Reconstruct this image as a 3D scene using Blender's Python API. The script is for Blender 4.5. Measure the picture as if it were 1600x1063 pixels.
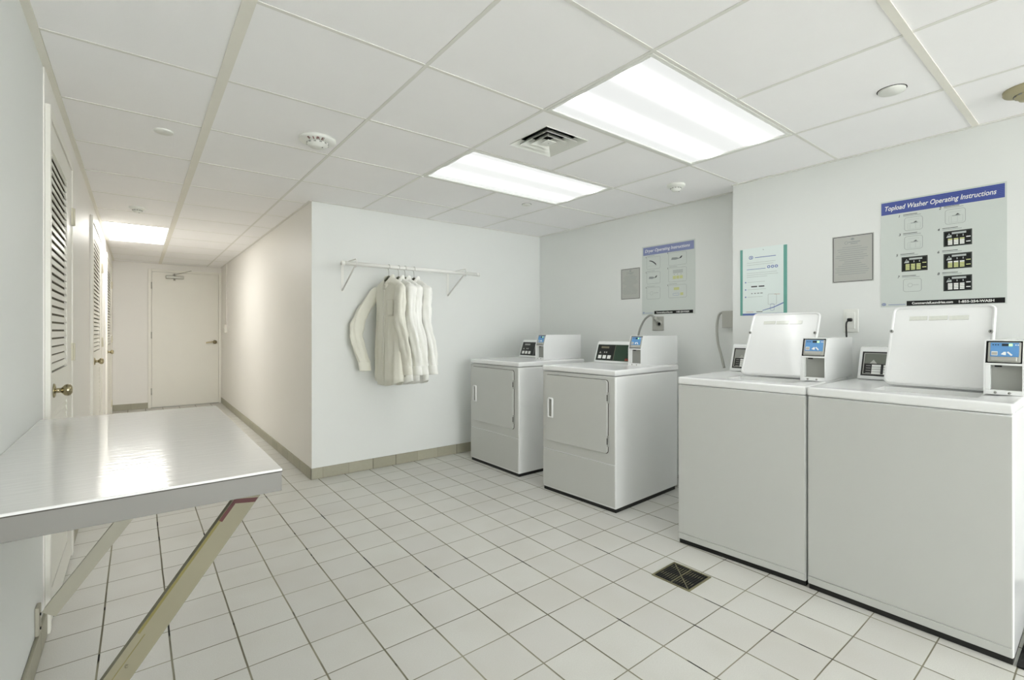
import bpy, bmesh, math, random
from mathutils import Vector, Matrix
random.seed(7)
PI = math.pi
for o in list(bpy.data.objects): bpy.data.objects.remove(o)
sc = bpy.context.scene
COL = sc.collection

# ------------------------------------------------------------------ camera
CAMH = 1.17
YAW = 0.6628
FPX = 750.0
cam = bpy.data.cameras.new('camera'); camo = bpy.data.objects.new('camera', cam); COL.objects.link(camo)
camo.location = (0, 0, CAMH)
camo.rotation_euler = (PI / 2, 0, -YAW)
cam.sensor_width = 36; cam.sensor_fit = 'HORIZONTAL'; cam.lens = 36 * FPX / 1600
cam.shift_y = -(531.5 - 516.7) / 1600
cam.clip_start = .02
sc.camera = camo

# ------------------------------------------------------------------ world, exposure
w = bpy.data.worlds.new('world'); sc.world = w; w.use_nodes = True
bg = w.node_tree.nodes['Background']; bg.inputs[0].default_value = (.965, .985, .975, 1); bg.inputs[1].default_value = 4.4
sc.view_settings.view_transform = 'Standard'; sc.view_settings.look = 'None'
sc.view_settings.exposure = 1.10; sc.view_settings.gamma = 1.0
sc.view_settings.use_curve_mapping = False
sc.cycles.diffuse_bounces = 14; sc.cycles.max_bounces = 16
LENS_ROOM = 0.36      # emission of the troffer lenses in the room
LENS_FILL = 1.5     # unseen fill lights added behind the camera
LENS_HALL = 5.6      # emission of the corridor lens

# ------------------------------------------------------------------ materials
def lin(c):
    r = []
    for v in c:
        v = v / 255.0
        r.append(v / 12.92 if v <= .04045 else ((v + .055) / 1.055) ** 2.4)
    return (*r, 1)
def mat(name, c, rough=.5, metal=0, var=.03, scale=30, bump=0, bscale=200, coat=0, emit=None, es=0, spec=.5):
    m = bpy.data.materials.new(name); m.use_nodes = True
    nt = m.node_tree; N = nt.nodes; L = nt.links; b = N['Principled BSDF']
    geo = N.new('ShaderNodeTexCoord')
    n = N.new('ShaderNodeTexNoise'); n.inputs['Scale'].default_value = scale; n.inputs['Detail'].default_value = 3
    L.new(geo.outputs['Object'], n.inputs['Vector'])
    mx = N.new('ShaderNodeMix'); mx.data_type = 'RGBA'
    base = lin(c)
    mx.inputs[6].default_value = tuple(min(1, v * (1 - var)) for v in base[:3]) + (1,)
    mx.inputs[7].default_value = tuple(min(1, v * (1 + var)) for v in base[:3]) + (1,)
    L.new(n.outputs['Fac'], mx.inputs[0]); L.new(mx.outputs[2], b.inputs['Base Color'])
    b.inputs['Roughness'].default_value = rough; b.inputs['Metallic'].default_value = metal
    b.inputs['Specular IOR Level'].default_value = spec
    if coat: b.inputs['Coat Weight'].default_value = coat; b.inputs['Coat Roughness'].default_value = .05
    if emit: b.inputs['Emission Color'].default_value = lin(emit); b.inputs['Emission Strength'].default_value = es
    if bump:
        n2 = N.new('ShaderNodeTexNoise'); n2.inputs['Scale'].default_value = bscale; n2.inputs['Detail'].default_value = 4
        L.new(geo.outputs['Object'], n2.inputs['Vector'])
        bp = N.new('ShaderNodeBump'); bp.inputs['Strength'].default_value = bump; bp.inputs['Distance'].default_value = .002
        L.new(n2.outputs['Fac'], bp.inputs['Height']); L.new(bp.outputs[0], b.inputs['Normal'])
    return m
M = {}
M['wall'] = mat('wall_paint', (223, 225, 223), .6, bump=.15, bscale=60, var=.012, scale=2)
M['cream'] = mat('cream_wall_paint', (232, 230, 226), .45, bump=.12, bscale=50, var=.012, scale=2)
M['door'] = mat('cream_door_paint', (229, 227, 219), .38, var=.015, scale=6, bump=.08, bscale=40)
M['tile_c'] = mat('ceiling_panel', (244, 243, 244), .85, bump=.1, bscale=300, var=.012, scale=5)
M['tbar'] = mat('ceiling_bar_paint', (222, 221, 216), .5, var=.02, scale=20)
M['tbar_wide'] = mat('ceiling_main_bar_paint', (228, 225, 216), .5, var=.02, scale=20)
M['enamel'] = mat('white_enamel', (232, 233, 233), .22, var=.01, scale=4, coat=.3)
M['enamel2'] = mat('white_enamel_front_shaded', (195, 196, 193), .3, var=.01, scale=4, coat=.2)  # same enamel as the sides, darkened: the fronts' shade is in the colour
M['plastic'] = mat('white_plastic', (226, 227, 222), .4, var=.01)
M['rodp'] = mat('white_rod_enamel', (232, 232, 228), .35, var=.01)
M['louvback'] = mat('louver_backing', (120, 114, 98), .8)
M['hinge'] = mat('hinge_paint', (206, 201, 182), .45)
M['black'] = mat('black_rubber', (14, 14, 13), .5)
M['dark'] = mat('dark_recess', (10, 10, 10), .8)
M['grey'] = mat('grey_plastic', (150, 151, 146), .5)
M['lgrey'] = mat('light_grey_metal', (176, 176, 170), .4, metal=.3)
M['steel'] = mat('brushed_steel', (150, 148, 138), .35, metal=.85, var=.06)
M['nickel'] = mat('aged_brass_nickel', (172, 162, 132), .22, metal=1, var=.08, scale=60)
M['blue'] = mat('reader_blue', (96, 150, 205), .35, var=.03)
M['lcd'] = mat('reader_display', (28, 40, 48), .3)
M['lcdon'] = mat('lit_digits', (180, 230, 170), .4, emit=(170, 230, 150), es=.5)
M['white'] = mat('print_white', (232, 233, 230), .5)
M['green'] = mat('dryer_panel_green', (38, 62, 46), .35, var=.1)
M['pblack'] = mat('panel_black', (26, 28, 27), .35)
M['red'] = mat('badge_red', (170, 78, 58), .5)
M['hangerw'] = mat('dark_olive_hanger', (96, 98, 78), .45)
M['drain'] = mat('drain_metal_black', (38, 38, 36), .5, metal=.4, var=.2)
M['brass'] = mat('drain_rim_brass', (138, 134, 104), .4, metal=.6, var=.15)
M['strip'] = mat('brace_paint_tan', (124, 119, 98), .5, var=.06, scale=8)
M['stripy'] = mat('brace_worn_yellow', (112, 104, 52), .55, var=.12)
M['stripr'] = mat('brace_worn_red', (74, 22, 20), .55, var=.2)
M['strip2'] = mat('brace_paint_pale', (168, 165, 150), .5, var=.03, scale=8)
M['apron'] = mat('table_edge_laminate', (122, 120, 116), .4, var=.02, scale=6)
M['glue'] = mat('edge_seam_dark', (70, 66, 58), .6)
M['olddet'] = mat('yellowed_plastic', (176, 168, 136), .5, var=.08, scale=12)
M['redtxt'] = mat('fire_letters', (105, 40, 40), .5)

def tabletop_mat():
    m = mat('table_laminate_gloss', (222, 222, 221), .16, var=.01, coat=.35)
    nt = m.node_tree; N = nt.nodes; L = nt.links; b = N['Principled BSDF']
    g = N.new('ShaderNodeNewGeometry'); mp = N.new('ShaderNodeMapping'); mp.inputs['Scale'].default_value = (14, 60, 1)
    mp.inputs['Rotation'].default_value = (0, 0, .25)
    n = N.new('ShaderNodeTexNoise'); n.inputs['Scale'].default_value = 1.0; n.inputs['Detail'].default_value = 2
    L.new(g.outputs['Position'], mp.inputs['Vector']); L.new(mp.outputs[0], n.inputs['Vector'])
    bp = N.new('ShaderNodeBump'); bp.inputs['Strength'].default_value = .35; bp.inputs['Distance'].default_value = .0012
    L.new(n.outputs['Fac'], bp.inputs['Height']); L.new(bp.outputs[0], b.inputs['Normal']); L.new(bp.outputs[0], b.inputs['Coat Normal'])
    return m
M['tabletop'] = tabletop_mat()

def math_node(nt, op, a, b=None, c=None):
    n = nt.nodes.new('ShaderNodeMath'); n.operation = op
    for i, v in enumerate((a, b, c)):
        if v is None: continue
        if isinstance(v, (int, float)): n.inputs[i].default_value = v
        else: nt.links.new(v, n.inputs[i])
    return n.outputs[0]
def maprange(nt, v, a, b, c, d):
    n = nt.nodes.new('ShaderNodeMapRange'); n.interpolation_type = 'SMOOTHSTEP'
    nt.links.new(v, n.inputs[0])
    for i, x in enumerate((a, b, c, d)): n.inputs[i + 1].default_value = x
    return n.outputs[0]
T = .2058; TX0 = .9202; TY0 = 1.4678
def mixc(nt, f, a, b):
    n = nt.nodes.new('ShaderNodeMix'); n.data_type = 'RGBA'
    for k, v in ((0, f), (6, a), (7, b)):
        if isinstance(v, (tuple, float, int)): n.inputs[k].default_value = v
        else: nt.links.new(v, n.inputs[k])
    return n.outputs[2]
def floor_mat():
    m = bpy.data.materials.new('floor_tiles'); m.use_nodes = True; nt = m.node_tree; N = nt.nodes; L = nt.links
    b = N['Principled BSDF']; g = N.new('ShaderNodeNewGeometry'); s = N.new('ShaderNodeSeparateXYZ'); L.new(g.outputs['Position'], s.inputs[0])
    # a little waviness of the laying
    wn = N.new('ShaderNodeTexNoise'); wn.inputs['Scale'].default_value = 2.2; L.new(g.outputs['Position'], wn.inputs['Vector'])
    wob = math_node(nt, 'MULTIPLY', math_node(nt, 'SUBTRACT', wn.outputs['Fac'], .5), .006)
    gx = math_node(nt, 'DIVIDE', math_node(nt, 'SUBTRACT', math_node(nt, 'ADD', s.outputs[0], wob), TX0), T)
    gy = math_node(nt, 'DIVIDE', math_node(nt, 'SUBTRACT', math_node(nt, 'SUBTRACT', s.outputs[1], wob), TY0), T)
    def dist(v):
        f = math_node(nt, 'FRACT', v)
        return math_node(nt, 'MULTIPLY', math_node(nt, 'MINIMUM', f, math_node(nt, 'SUBTRACT', 1.0, f)), T)
    dx = dist(gx); dy = dist(gy)
    mx_ = maprange(nt, dx, .0022, .0038, 1, 0)
    my_ = maprange(nt, dy, .0014, .0028, 1, 0)
    gm = math_node(nt, 'MAXIMUM', mx_, my_)
    cell = N.new('ShaderNodeCombineXYZ')
    L.new(math_node(nt, 'FLOOR', gx), cell.inputs[0]); L.new(math_node(nt, 'FLOOR', gy), cell.inputs[1])
    wh = N.new('ShaderNodeTexWhiteNoise'); L.new(cell.outputs[0], wh.inputs['Vector'])
    fine = N.new('ShaderNodeTexNoise'); fine.inputs['Scale'].default_value = 260; fine.inputs['Detail'].default_value = 3; L.new(g.outputs['Position'], fine.inputs['Vector'])
    big = N.new('ShaderNodeTexNoise'); big.inputs['Scale'].default_value = 3.5; L.new(g.outputs['Position'], big.inputs['Vector'])
    c1 = mixc(nt, wh.outputs['Value'], lin((205, 204, 200)), lin((213, 213, 208)))
    c2 = mixc(nt, maprange(nt, fine.outputs['Fac'], .3, .7, 0, 1), lin((195, 193, 187)), c1)
    c2 = mixc(nt, .55, c2, c1)
    c3 = mixc(nt, maprange(nt, big.outputs['Fac'], .35, .7, .0, .35), c2, lin((195, 192, 184)))
    gr = N.new('ShaderNodeTexNoise'); gr.inputs['Scale'].default_value = 2.7; gr.inputs['Detail'].default_value = 3; L.new(g.outputs['Position'], gr.inputs['Vector'])
    gcol = mixc(nt, maprange(nt, gr.outputs['Fac'], .35, .6, 0, 1), lin((150, 147, 128)), lin((112, 108, 90)))
    gr2 = N.new('ShaderNodeTexNoise'); gr2.inputs['Scale'].default_value = 6; gr2.inputs['Detail'].default_value = 2; L.new(g.outputs['Position'], gr2.inputs['Vector'])
    gcol = mixc(nt, math_node(nt, 'MULTIPLY', maprange(nt, gr2.outputs['Fac'], .60, .64, 0, 1), mx_), gcol, lin((28, 27, 18)))
    col = mixc(nt, gm, c3, gcol)
    L.new(col, b.inputs['Base Color'])
    L.new(maprange(nt, gm, 0, 1, .42, .9), b.inputs['Roughness'])
    hgt = math_node(nt, 'ADD', math_node(nt, 'MULTIPLY', gm, -1.0), math_node(nt, 'MULTIPLY', fine.outputs['Fac'], .12))
    bp = N.new('ShaderNodeBump'); bp.inputs['Strength'].default_value = .5; bp.inputs['Distance'].default_value = .0015
    L.new(hgt, bp.inputs['Height']); L.new(bp.outputs[0], b.inputs['Normal'])
    return m
M['floor'] = floor_mat()
def base_mat():
    m = bpy.data.materials.new('baseboard_tiles'); m.use_nodes = True; nt = m.node_tree; N = nt.nodes; L = nt.links
    b = N['Principled BSDF']; g = N.new('ShaderNodeNewGeometry'); s = N.new('ShaderNodeSeparateXYZ'); L.new(g.outputs['Position'], s.inputs[0])
    sn = N.new('ShaderNodeSeparateXYZ'); L.new(g.outputs['True Normal'], sn.inputs[0])
    ax = math_node(nt, 'ABSOLUTE', sn.outputs[0])
    run = N.new('ShaderNodeMix'); L.new(ax, run.inputs[0]); L.new(s.outputs[0], run.inputs[2]); L.new(s.outputs[1], run.inputs[3])
    v = math_node(nt, 'DIVIDE', math_node(nt, 'SUBTRACT', run.outputs[0], 1.16), T)
    f = math_node(nt, 'FRACT', v)
    d = math_node(nt, 'MULTIPLY', math_node(nt, 'MINIMUM', f, math_node(nt, 'SUBTRACT', 1.0, f)), T)
    gm = maprange(nt, d, .001, .0028, 1, 0)
    wh = N.new('ShaderNodeTexWhiteNoise'); wh.noise_dimensions = '1D'; L.new(math_node(nt, 'FLOOR', v), wh.inputs['W'])
    n = N.new('ShaderNodeTexNoise'); n.inputs['Scale'].default_value = 40; L.new(g.outputs['Position'], n.inputs['Vector'])
    c = mixc(nt, wh.outputs['Value'], lin((170, 167, 150)), lin((158, 155, 138)))
    c = mixc(nt, math_node(nt, 'MULTIPLY', n.outputs['Fac'], .35), c, lin((140, 137, 118)))
    wj = N.new('ShaderNodeTexWhiteNoise'); wj.noise_dimensions = '1D'; L.new(math_node(nt, 'ROUND', v), wj.inputs['W'])
    jc = mixc(nt, maprange(nt, wj.outputs['Value'], .7, .75, 0, 1), lin((140, 137, 120)), lin((40, 38, 30)))
    L.new(mixc(nt, gm, c, jc), b.inputs['Base Color']); b.inputs['Roughness'].default_value = .45
    return m
M['base'] = base_mat()
def shirt_mat(name, c):
    m = mat(name, c, .85, var=.02, scale=12, bump=.9, bscale=22)
    b = m.node_tree.nodes['Principled BSDF']; b.inputs['Sheen Weight'].default_value = .2
    b.inputs['Subsurface Weight'].default_value = .0
    return m
M['shirt'] = shirt_mat('white_cotton', (240, 240, 236)); M['shirt2'] = shirt_mat('white_cotton_shaded', (226, 225, 214))  # front shirt's cotton toned down: its shade is put into the colour
def lens_mat(name, col, s, peak):
    m = bpy.data.materials.new(name); m.use_nodes = True; nt = m.node_tree; N = nt.nodes; L = nt.links
    b = N['Principled BSDF']; t = N.new('ShaderNodeTexCoord'); sp = N.new('ShaderNodeSeparateXYZ'); L.new(t.outputs['Object'], sp.inputs[0])
    a = math_node(nt, 'ABSOLUTE', sp.outputs[1])
    q = math_node(nt, 'DIVIDE', math_node(nt, 'SUBTRACT', a, .135), .036)
    g = math_node(nt, 'EXPONENT', math_node(nt, 'MULTIPLY', math_node(nt, 'MULTIPLY', q, q), -1.0))
    st = math_node(nt, 'MULTIPLY', math_node(nt, 'ADD', 1.0, math_node(nt, 'MULTIPLY', g, peak)), s)
    b.inputs['Base Color'].default_value = (.12, .125, .125, 1); b.inputs['Roughness'].default_value = .25
    b.inputs['Emission Color'].default_value = col; L.new(st, b.inputs['Emission Strength'])
    return m

# ------------------------------------------------------------------ mesh builder
class MB:
    def __init__(s): s.bm = bmesh.new(); s.mats = []
    def mi(s, m):
        m = M[m] if isinstance(m, str) else m
        if m not in s.mats: s.mats.append(m)
        return s.mats.index(m)
    def add(s, bm2, m, smooth=False, mtx=None):
        if mtx is not None: bmesh.ops.transform(bm2, matrix=mtx, verts=bm2.verts)
        i = s.mi(m); mp = {}
        for v in bm2.verts: mp[v] = s.bm.verts.new(v.co)
        for f in bm2.faces:
            try: nf = s.bm.faces.new([mp[v] for v in f.verts])
            except ValueError: continue
            nf.material_index = i; nf.smooth = f.smooth if smooth is None else smooth
        bm2.free(); return s
    def box(s, x0, x1, y0, y1, z0, z1, m='plastic', r=0, seg=2, mtx=None):
        b = bmesh.new(); bmesh.ops.create_cube(b, size=1)
        for v in b.verts: v.co = ((x0 + x1) / 2 + v.co.x * (x1 - x0), (y0 + y1) / 2 + v.co.y * (y1 - y0), (z0 + z1) / 2 + v.co.z * (z1 - z0))
        if r:
            rt = bmesh.ops.bevel(b, geom=b.edges[:], offset=min(r, abs(x1-x0)*.49, abs(y1-y0)*.49, abs(z1-z0)*.49), segments=seg, affect='EDGES', profile=.5)
            for f in rt['faces']: f.smooth = True
        return s.add(b, m, None, mtx)
    def prism(s, pts, a, b_, axis='x', m='plastic', r=0, mtx=None, smooth=False):
        """profile pts (2D) extruded along axis from a to b_. axis x: pts=(y,z); y: (x,z); z: (x,y)"""
        b = bmesh.new()
        def P(p, t): return {'x': (t, p[0], p[1]), 'y': (p[0], t, p[1]), 'z': (p[0], p[1], t)}[axis]
        v0 = [b.verts.new(P(p, a)) for p in pts]; v1 = [b.verts.new(P(p, b_)) for p in pts]
        n = len(pts); b.faces.new(v0); b.faces.new(v1[::-1])
        for i in range(n): b.faces.new((v0[i], v1[i], v1[(i + 1) % n], v0[(i + 1) % n]))
        bmesh.ops.recalc_face_normals(b, faces=b.faces)
        if r:
            rt = bmesh.ops.bevel(b, geom=b.edges[:], offset=r, segments=2, affect='EDGES', profile=.5)
            for f in rt['faces']: f.smooth = True
        return s.add(b, m, True if smooth else None, mtx)
    def cyl(s, p, q, r, m='plastic', n=20, r2=None, smooth=True, mtx=None):
        p = Vector(p); q = Vector(q); d = q - p
        b = bmesh.new(); bmesh.ops.create_cone(b, cap_ends=True, segments=n, radius1=r, radius2=r if r2 is None else r2, depth=d.length)
        mt = Matrix.Translation((p + q) / 2) @ d.to_track_quat('Z', 'Y').to_matrix().to_4x4()
        bmesh.ops.transform(b, matrix=mt, verts=b.verts)
        return s.add(b, m, smooth, mtx)
    def lathe(s, prof, m='plastic', n=28, mtx=None):
        b = bmesh.new(); rings = []
        for r, z in prof: rings.append([b.verts.new((max(r, 1e-5) * math.cos(2 * PI * k / n), max(r, 1e-5) * math.sin(2 * PI * k / n), z)) for k in range(n)])
        for A, B in zip(rings, rings[1:]):
            for k in range(n): b.faces.new((A[k], A[(k + 1) % n], B[(k + 1) % n], B[k]))
        b.faces.new(rings[0][::-1]); b.faces.new(rings[-1])
        bmesh.ops.recalc_face_normals(b, faces=b.faces)
        return s.add(b, m, True, mtx)
    def tube(s, pts, r, m='plastic', n=10, sub=6, closed=False, smoothpath=True, mtx=None):
        P = [Vector(p) for p in pts]
        if smoothpath and len(P) > 2:
            Q = []
            for i in range(len(P) - 1):
                p0 = P[max(i - 1, 0)]; p1 = P[i]; p2 = P[i + 1]; p3 = P[min(i + 2, len(P) - 1)]
                for k in range(sub):
                    t = k / sub
                    Q.append(.5 * ((2 * p1) + (p2 - p0) * t + (2 * p0 - 5 * p1 + 4 * p2 - p3) * t * t + (3 * p1 - p0 - 3 * p2 + p3) * t ** 3))
            Q.append(P[-1]); P = Q
        b = bmesh.new(); rings = []
        up = Vector((0, 0, 1)); 
        for i, p in enumerate(P):
            d = (P[min(i + 1, len(P) - 1)] - P[max(i - 1, 0)]).normalized()
            u = d.cross(up)
            if u.length < .05: u = d.cross(Vector((0, 1, 0)))
            u.normalize(); v = d.cross(u)
            if rings and False: pass
            rings.append([b.verts.new(p + r * (math.cos(2 * PI * k / n) * u + math.sin(2 * PI * k / n) * v)) for k in range(n)])
        for A, B in zip(rings, rings[1:]):
            best = min(range(n), key=lambda s_: (A[0].co - B[s_].co).length)
            for k in range(n): b.faces.new((A[k], A[(k + 1) % n], B[(k + 1 + best) % n], B[(k + best) % n]))
        b.faces.new(rings[0][::-1]); b.faces.new(rings[-1])
        bmesh.ops.recalc_face_normals(b, faces=b.faces)
        return s.add(b, m, True, mtx)
    def poly(s, pts, m='plastic', mtx=None):
        b = bmesh.new(); b.faces.new([b.verts.new(p) for p in pts]); return s.add(b, m, False, mtx)
    def build(s, name, parent=None, loc=None, rot=None):
        me = bpy.data.meshes.new(name); s.bm.to_mesh(me); s.bm.free()
        for m in s.mats: me.materials.append(m)
        o = bpy.data.objects.new(name, me); COL.objects.link(o)
        if parent is not None: o.parent = parent
        if loc is not None: o.location = loc
        if rot is not None: o.rotation_euler = rot
        return o
def tag(o, label, cat, group=None, kind=None):
    if label: o['label'] = label
    if cat: o['category'] = cat
    if group: o['group'] = group
    if kind: o['kind'] = kind
    return o
def thing(name, label, cat, loc=(0, 0, 0), rz=0, group=None):
    o = bpy.data.objects.new(name, None); o.empty_display_size = .1; COL.objects.link(o)
    o.location = loc; o.rotation_euler = (0, 0, rz); return tag(o, label, cat, group)
def struct(o): o['kind'] = 'structure'; return o
def copy_tree(o, parent=None):
    c = o.copy(); COL.objects.link(c)
    if parent is not None: c.parent = parent
    for ch in [x for x in bpy.data.objects if x.parent == o and x != c]: copy_tree(ch, c)
    return c
def roundrect(x0, x1, y0, y1, r, n=5):
    pts = []
    for cx, cy, a in ((x1 - r, y1 - r, 0), (x0 + r, y1 - r, 90), (x0 + r, y0 + r, 180), (x1 - r, y0 + r, 270)):
        for k in range(n + 1):
            t = math.radians(a + 90 * k / n); pts.append((cx + r * math.cos(t), cy + r * math.sin(t)))
    return pts
def text_mesh(s, size, bold=0, shear=0, align='LEFT'):
    cu = bpy.data.curves.new('t', 'FONT'); cu.body = s; cu.size = size; cu.offset = bold * size; cu.shear = shear
    cu.align_x = align; cu.resolution_u = 3
    o = bpy.data.objects.new('t', cu); COL.objects.link(o)
    dg = bpy.context.evaluated_depsgraph_get(); me = bpy.data.meshes.new_from_object(o.evaluated_get(dg))
    b = bmesh.new(); b.from_mesh(me)
    bpy.data.objects.remove(o); bpy.data.curves.remove(cu); bpy.data.meshes.remove(me)
    return b
def put_text(mb, s, u, v, d, width=None, size=.02, m='white', bold=0, shear=0, mtx=None):
    """text on a local x/z plane facing -y, lower-left corner (u,v), d = offset towards the viewer"""
    b = text_mesh(s, size, bold, shear)
    xs = [q.co.x for q in b.verts]; x0 = min(xs); wd = max(xs) - x0
    kx = width / wd if width else 1
    for q in b.verts: q.co = Vector((u + (q.co.x - x0) * kx, -d, v + q.co.y))
    mb.add(b, m, False, mtx)

# ------------------------------------------------------------------ the room
H = 2.185
XL = -.285; XC = 1.077; YH = 3.93; XF = 3.45; XN = 3.29; YJ = 1.70; YE = 9.05; YB = -5.5
def slab(name, x0, x1, y0, y1, z0, z1, m): return struct(MB().box(x0, x1, y0, y1, z0, z1, m).build(name))
slab('floor', XL - .15, XF + .15, YB, YE + .15, -.06, 0, 'floor')
slab('wall_left', XL - .13, XL, YB, YE, 0, H + .05, 'wall')
slab('wall_end', XL - .13, XC + .13, YE, YE + .13, 0, H + .05, 'cream')
mb = MB(); mb.box(XC, XC + .12, YH + .0, YE, 0, H + .05, 'cream'); struct(mb.build('wall_corridor'))
mb = MB(); mb.box(XC + .0005, XF + .12, YH - .0005, YH + .12, 0, H + .05, 'wall'); struct(mb.build('wall_back'))
slab('wall_right', XF, XF + .12, YJ, YH, 0, H + .05, 'wall')
slab('wall_front', XN, XF + .12, YB, YJ, 0, H + .05, 'wall')
# left wall further down the corridor is painted cream: a thin skim of plaster with the door casings on it
slab('trim_1', XL, XL + .004, 2.555, YE, .095, H, 'cream')

# ceiling
GX = [.272 + .602 * k for k in range(0, 6)]
GY = [1.058 + .597 * k for k in range(-10, 14)]
cells_x = [XL + .018] + GX[:5] + [XF]
mb = MB(); g = .006
ys = [YB] + GY + [YE]
FIX = [(1.476, 2.68, 1.058, 1.655), (1.476, 2.68, 2.252, 2.849), (XL, .272, 5.834, 7.028), (.874, 2.078, -1.33, -.733), (.874, 2.078, -3.121, -2.524)]
def in_fix(x, y): return any(a < x < b and c < y < d for a, b, c, d in FIX)
VENT = (1.476, 2.078, 1.655, 2.252)
for i in range(len(cells_x) - 1):
    for j in range(len(ys) - 1):
        x0, x1, y0, y1 = cells_x[i], cells_x[i + 1], ys[j], ys[j + 1]
        cx, cy = (x0 + x1) / 2, (y0 + y1) / 2
        if in_fix(cx, cy) or (VENT[0] < cx < VENT[1] and VENT[2] < cy < VENT[3]): continue
        if cy > YH and x0 >= XC: continue
        dz = random.uniform(.0015, .003); e = random.uniform(.0002, .0014)
        mb.box(x0 + g + e, x1 - g - e * .5, y0 + g + e, y1 - g - e * .3, H + dz, H + .02, 'tile_c')
mb.box(XL, XF, YB, YE, H + .125, H + .15, 'dark')
ceil = struct(mb.build('ceiling'))
def spans(a, b, holes):
    out = []; p = a
    for h0, h1 in sorted(holes):
        if h0 > p: out.append((p, min(h0, b)))
        p = max(p, h1)
    if p < b: out.append((p, b))
    return out
mb = MB()
for k, x in enumerate(GX[:5]):
    wd = .019 if k == 0 else .0075
    for y0, y1 in spans(YB, YE if x < XC else YH, [(f[2], f[3]) for f in FIX if f[0] < x - .01 < f[1] and f[0] < x + .01 < f[1]]):
        mb.box(x - wd, x + wd, y0, y1, H + (0 if k else -.003), H + .02, 'tbar_wide' if k == 0 else 'tbar')
for k, y in enumerate(GY):
    wd = .013 if abs(y - .461) < .01 else .0075
    x1 = XC if y > YH else (XN if y < YJ else XF)
    for a, b in spans(XL, x1, [(f[0], f[1]) for f in FIX if f[2] < y - .01 < f[3] and f[2] < y + .01 < f[3]]):
        mb.box(a, b, y - wd, y + wd, H + .0005 - (.002 if wd > .01 else 0), H + .0195, 'tbar_wide' if wd > .01 else 'tbar')
mb.box(XL, XL + .024, YB, YE, H - .003, H + .018, 'tbar_wide')
mb.box(XN - .02, XN, YB, YJ, H - .003, H + .018, 'tbar')
mb.box(XF - .02, XF, YJ, YH, H - .003, H + .018, 'tbar')
mb.box(XC, XF, YH - .02, YH, H - .001, H + .018, 'tbar')
mb.box(XC - .018, XC, YH, YE, H - .001, H + .018, 'tbar')
mb.box(XL, XC, YE - .02, YE, H - .001, H + .018, 'tbar')
mb.build('ceiling_grid', ceil)

# baseboards
BH = .088; BT = .009
def baseb(name, *boxes):
    mb = MB()
    for b in boxes: mb.box(*b, 0, BH, 'base', r=.003, seg=2)
    return struct(mb.build(name))
baseb('baseboard_corridor', (XC - BT, XC, YH - BT, YE))
baseb('baseboard_back', (XC - BT, XF, YH - BT, YH))
baseb('baseboard_left', (XL, XL + BT + .004, YB, 2.555), (XL, XL + BT + .004, 3.42, 4.80), (XL, XL + BT + .004, 6.05, 7.00))
baseb('baseboard_end', (XL, .15, YE - BT, YE))

# ------------------------------------------------------------------ louvered doors on the left wall
def louver_door(n, y0, y1, lv0, lv1, knob_y, zt=2.0):
    """casing y0..y1, louver opening lv0..lv1 (world y)"""
    x = XL + .004
    root = struct(MB().box(x, x + .018, y0, y0 + .03, 0, zt + .045, 'door', r=.003)
                  .box(x, x + .018, y1 - .05, y1, 0, zt + .045, 'door', r=.003)
                  .box(x, x + .018, y0 + .03, y1 - .05, zt, zt + .045, 'door', r=.003).build('door_%d' % n))
    a, b = y0 + .033, y1 - .053
    mb = MB(); xf = x + .012
    mb.box(x, xf, a, lv0, .012, zt - .003, 'door', r=.002); mb.box(x, xf, lv1, b, .012, zt - .003, 'door', r=.002)
    for z0, z1 in ((.012, .14), (.84, 1.0), (1.895, zt - .003)): mb.box(x, xf, lv0, lv1, z0, z1, 'door')
    mb.build('door_leaf', root)
    for z0, z1 in ((.14, .84), (1.0, 1.895)):
        mb = MB(); mb.box(x, x + .001, lv0, lv1, z0, z1, 'louvback')
        k = int((z1 - z0) / .033)
        for i in range(k):
            z = z0 + (i + .5) * (z1 - z0) / k
            mb.prism([(x + .0015, z + .017), (x + .0055, z + .017), (xf - .0005, z - .008), (xf - .0045, z - .008)], lv0, lv1, 'y', 'door')
        mb.build('louver_panel', root)
    kb = MB(); mt = Matrix.Translation((xf, knob_y, .925)) @ Matrix.Rotation(PI / 2, 4, 'Y')
    kb.lathe([(.029, 0), (.029, .003), (.024, .006), (.0105, .008), (.0095, .022), (.014, .027), (.022, .034), (.0245, .043), (.022, .052), (.013, .057), (0, .058)], 'nickel', mtx=mt)
    o = kb.build('door_knob', root); o['label'] = 'round metal knob'
    for z in (1.76, 1.06, .22):
        h = MB(); h.box(xf - .002, xf + .008, b - .012, b + .03, z - .045, z + .045, 'hinge', r=.002)
        h.cyl((xf + .01, b + .004, z - .045), (xf + .01, b + .004, z + .045), .005, 'hinge', 10); h.build('hinge', root)
    return root
louver_door(1, 2.555, 3.42, 2.61, 3.17, 2.69)
louver_door(2, 4.80, 6.05, 5.01, 5.75, 5.05)
louver_door(3, 7.00, 8.20, 7.22, 8.02, 7.12)
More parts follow.
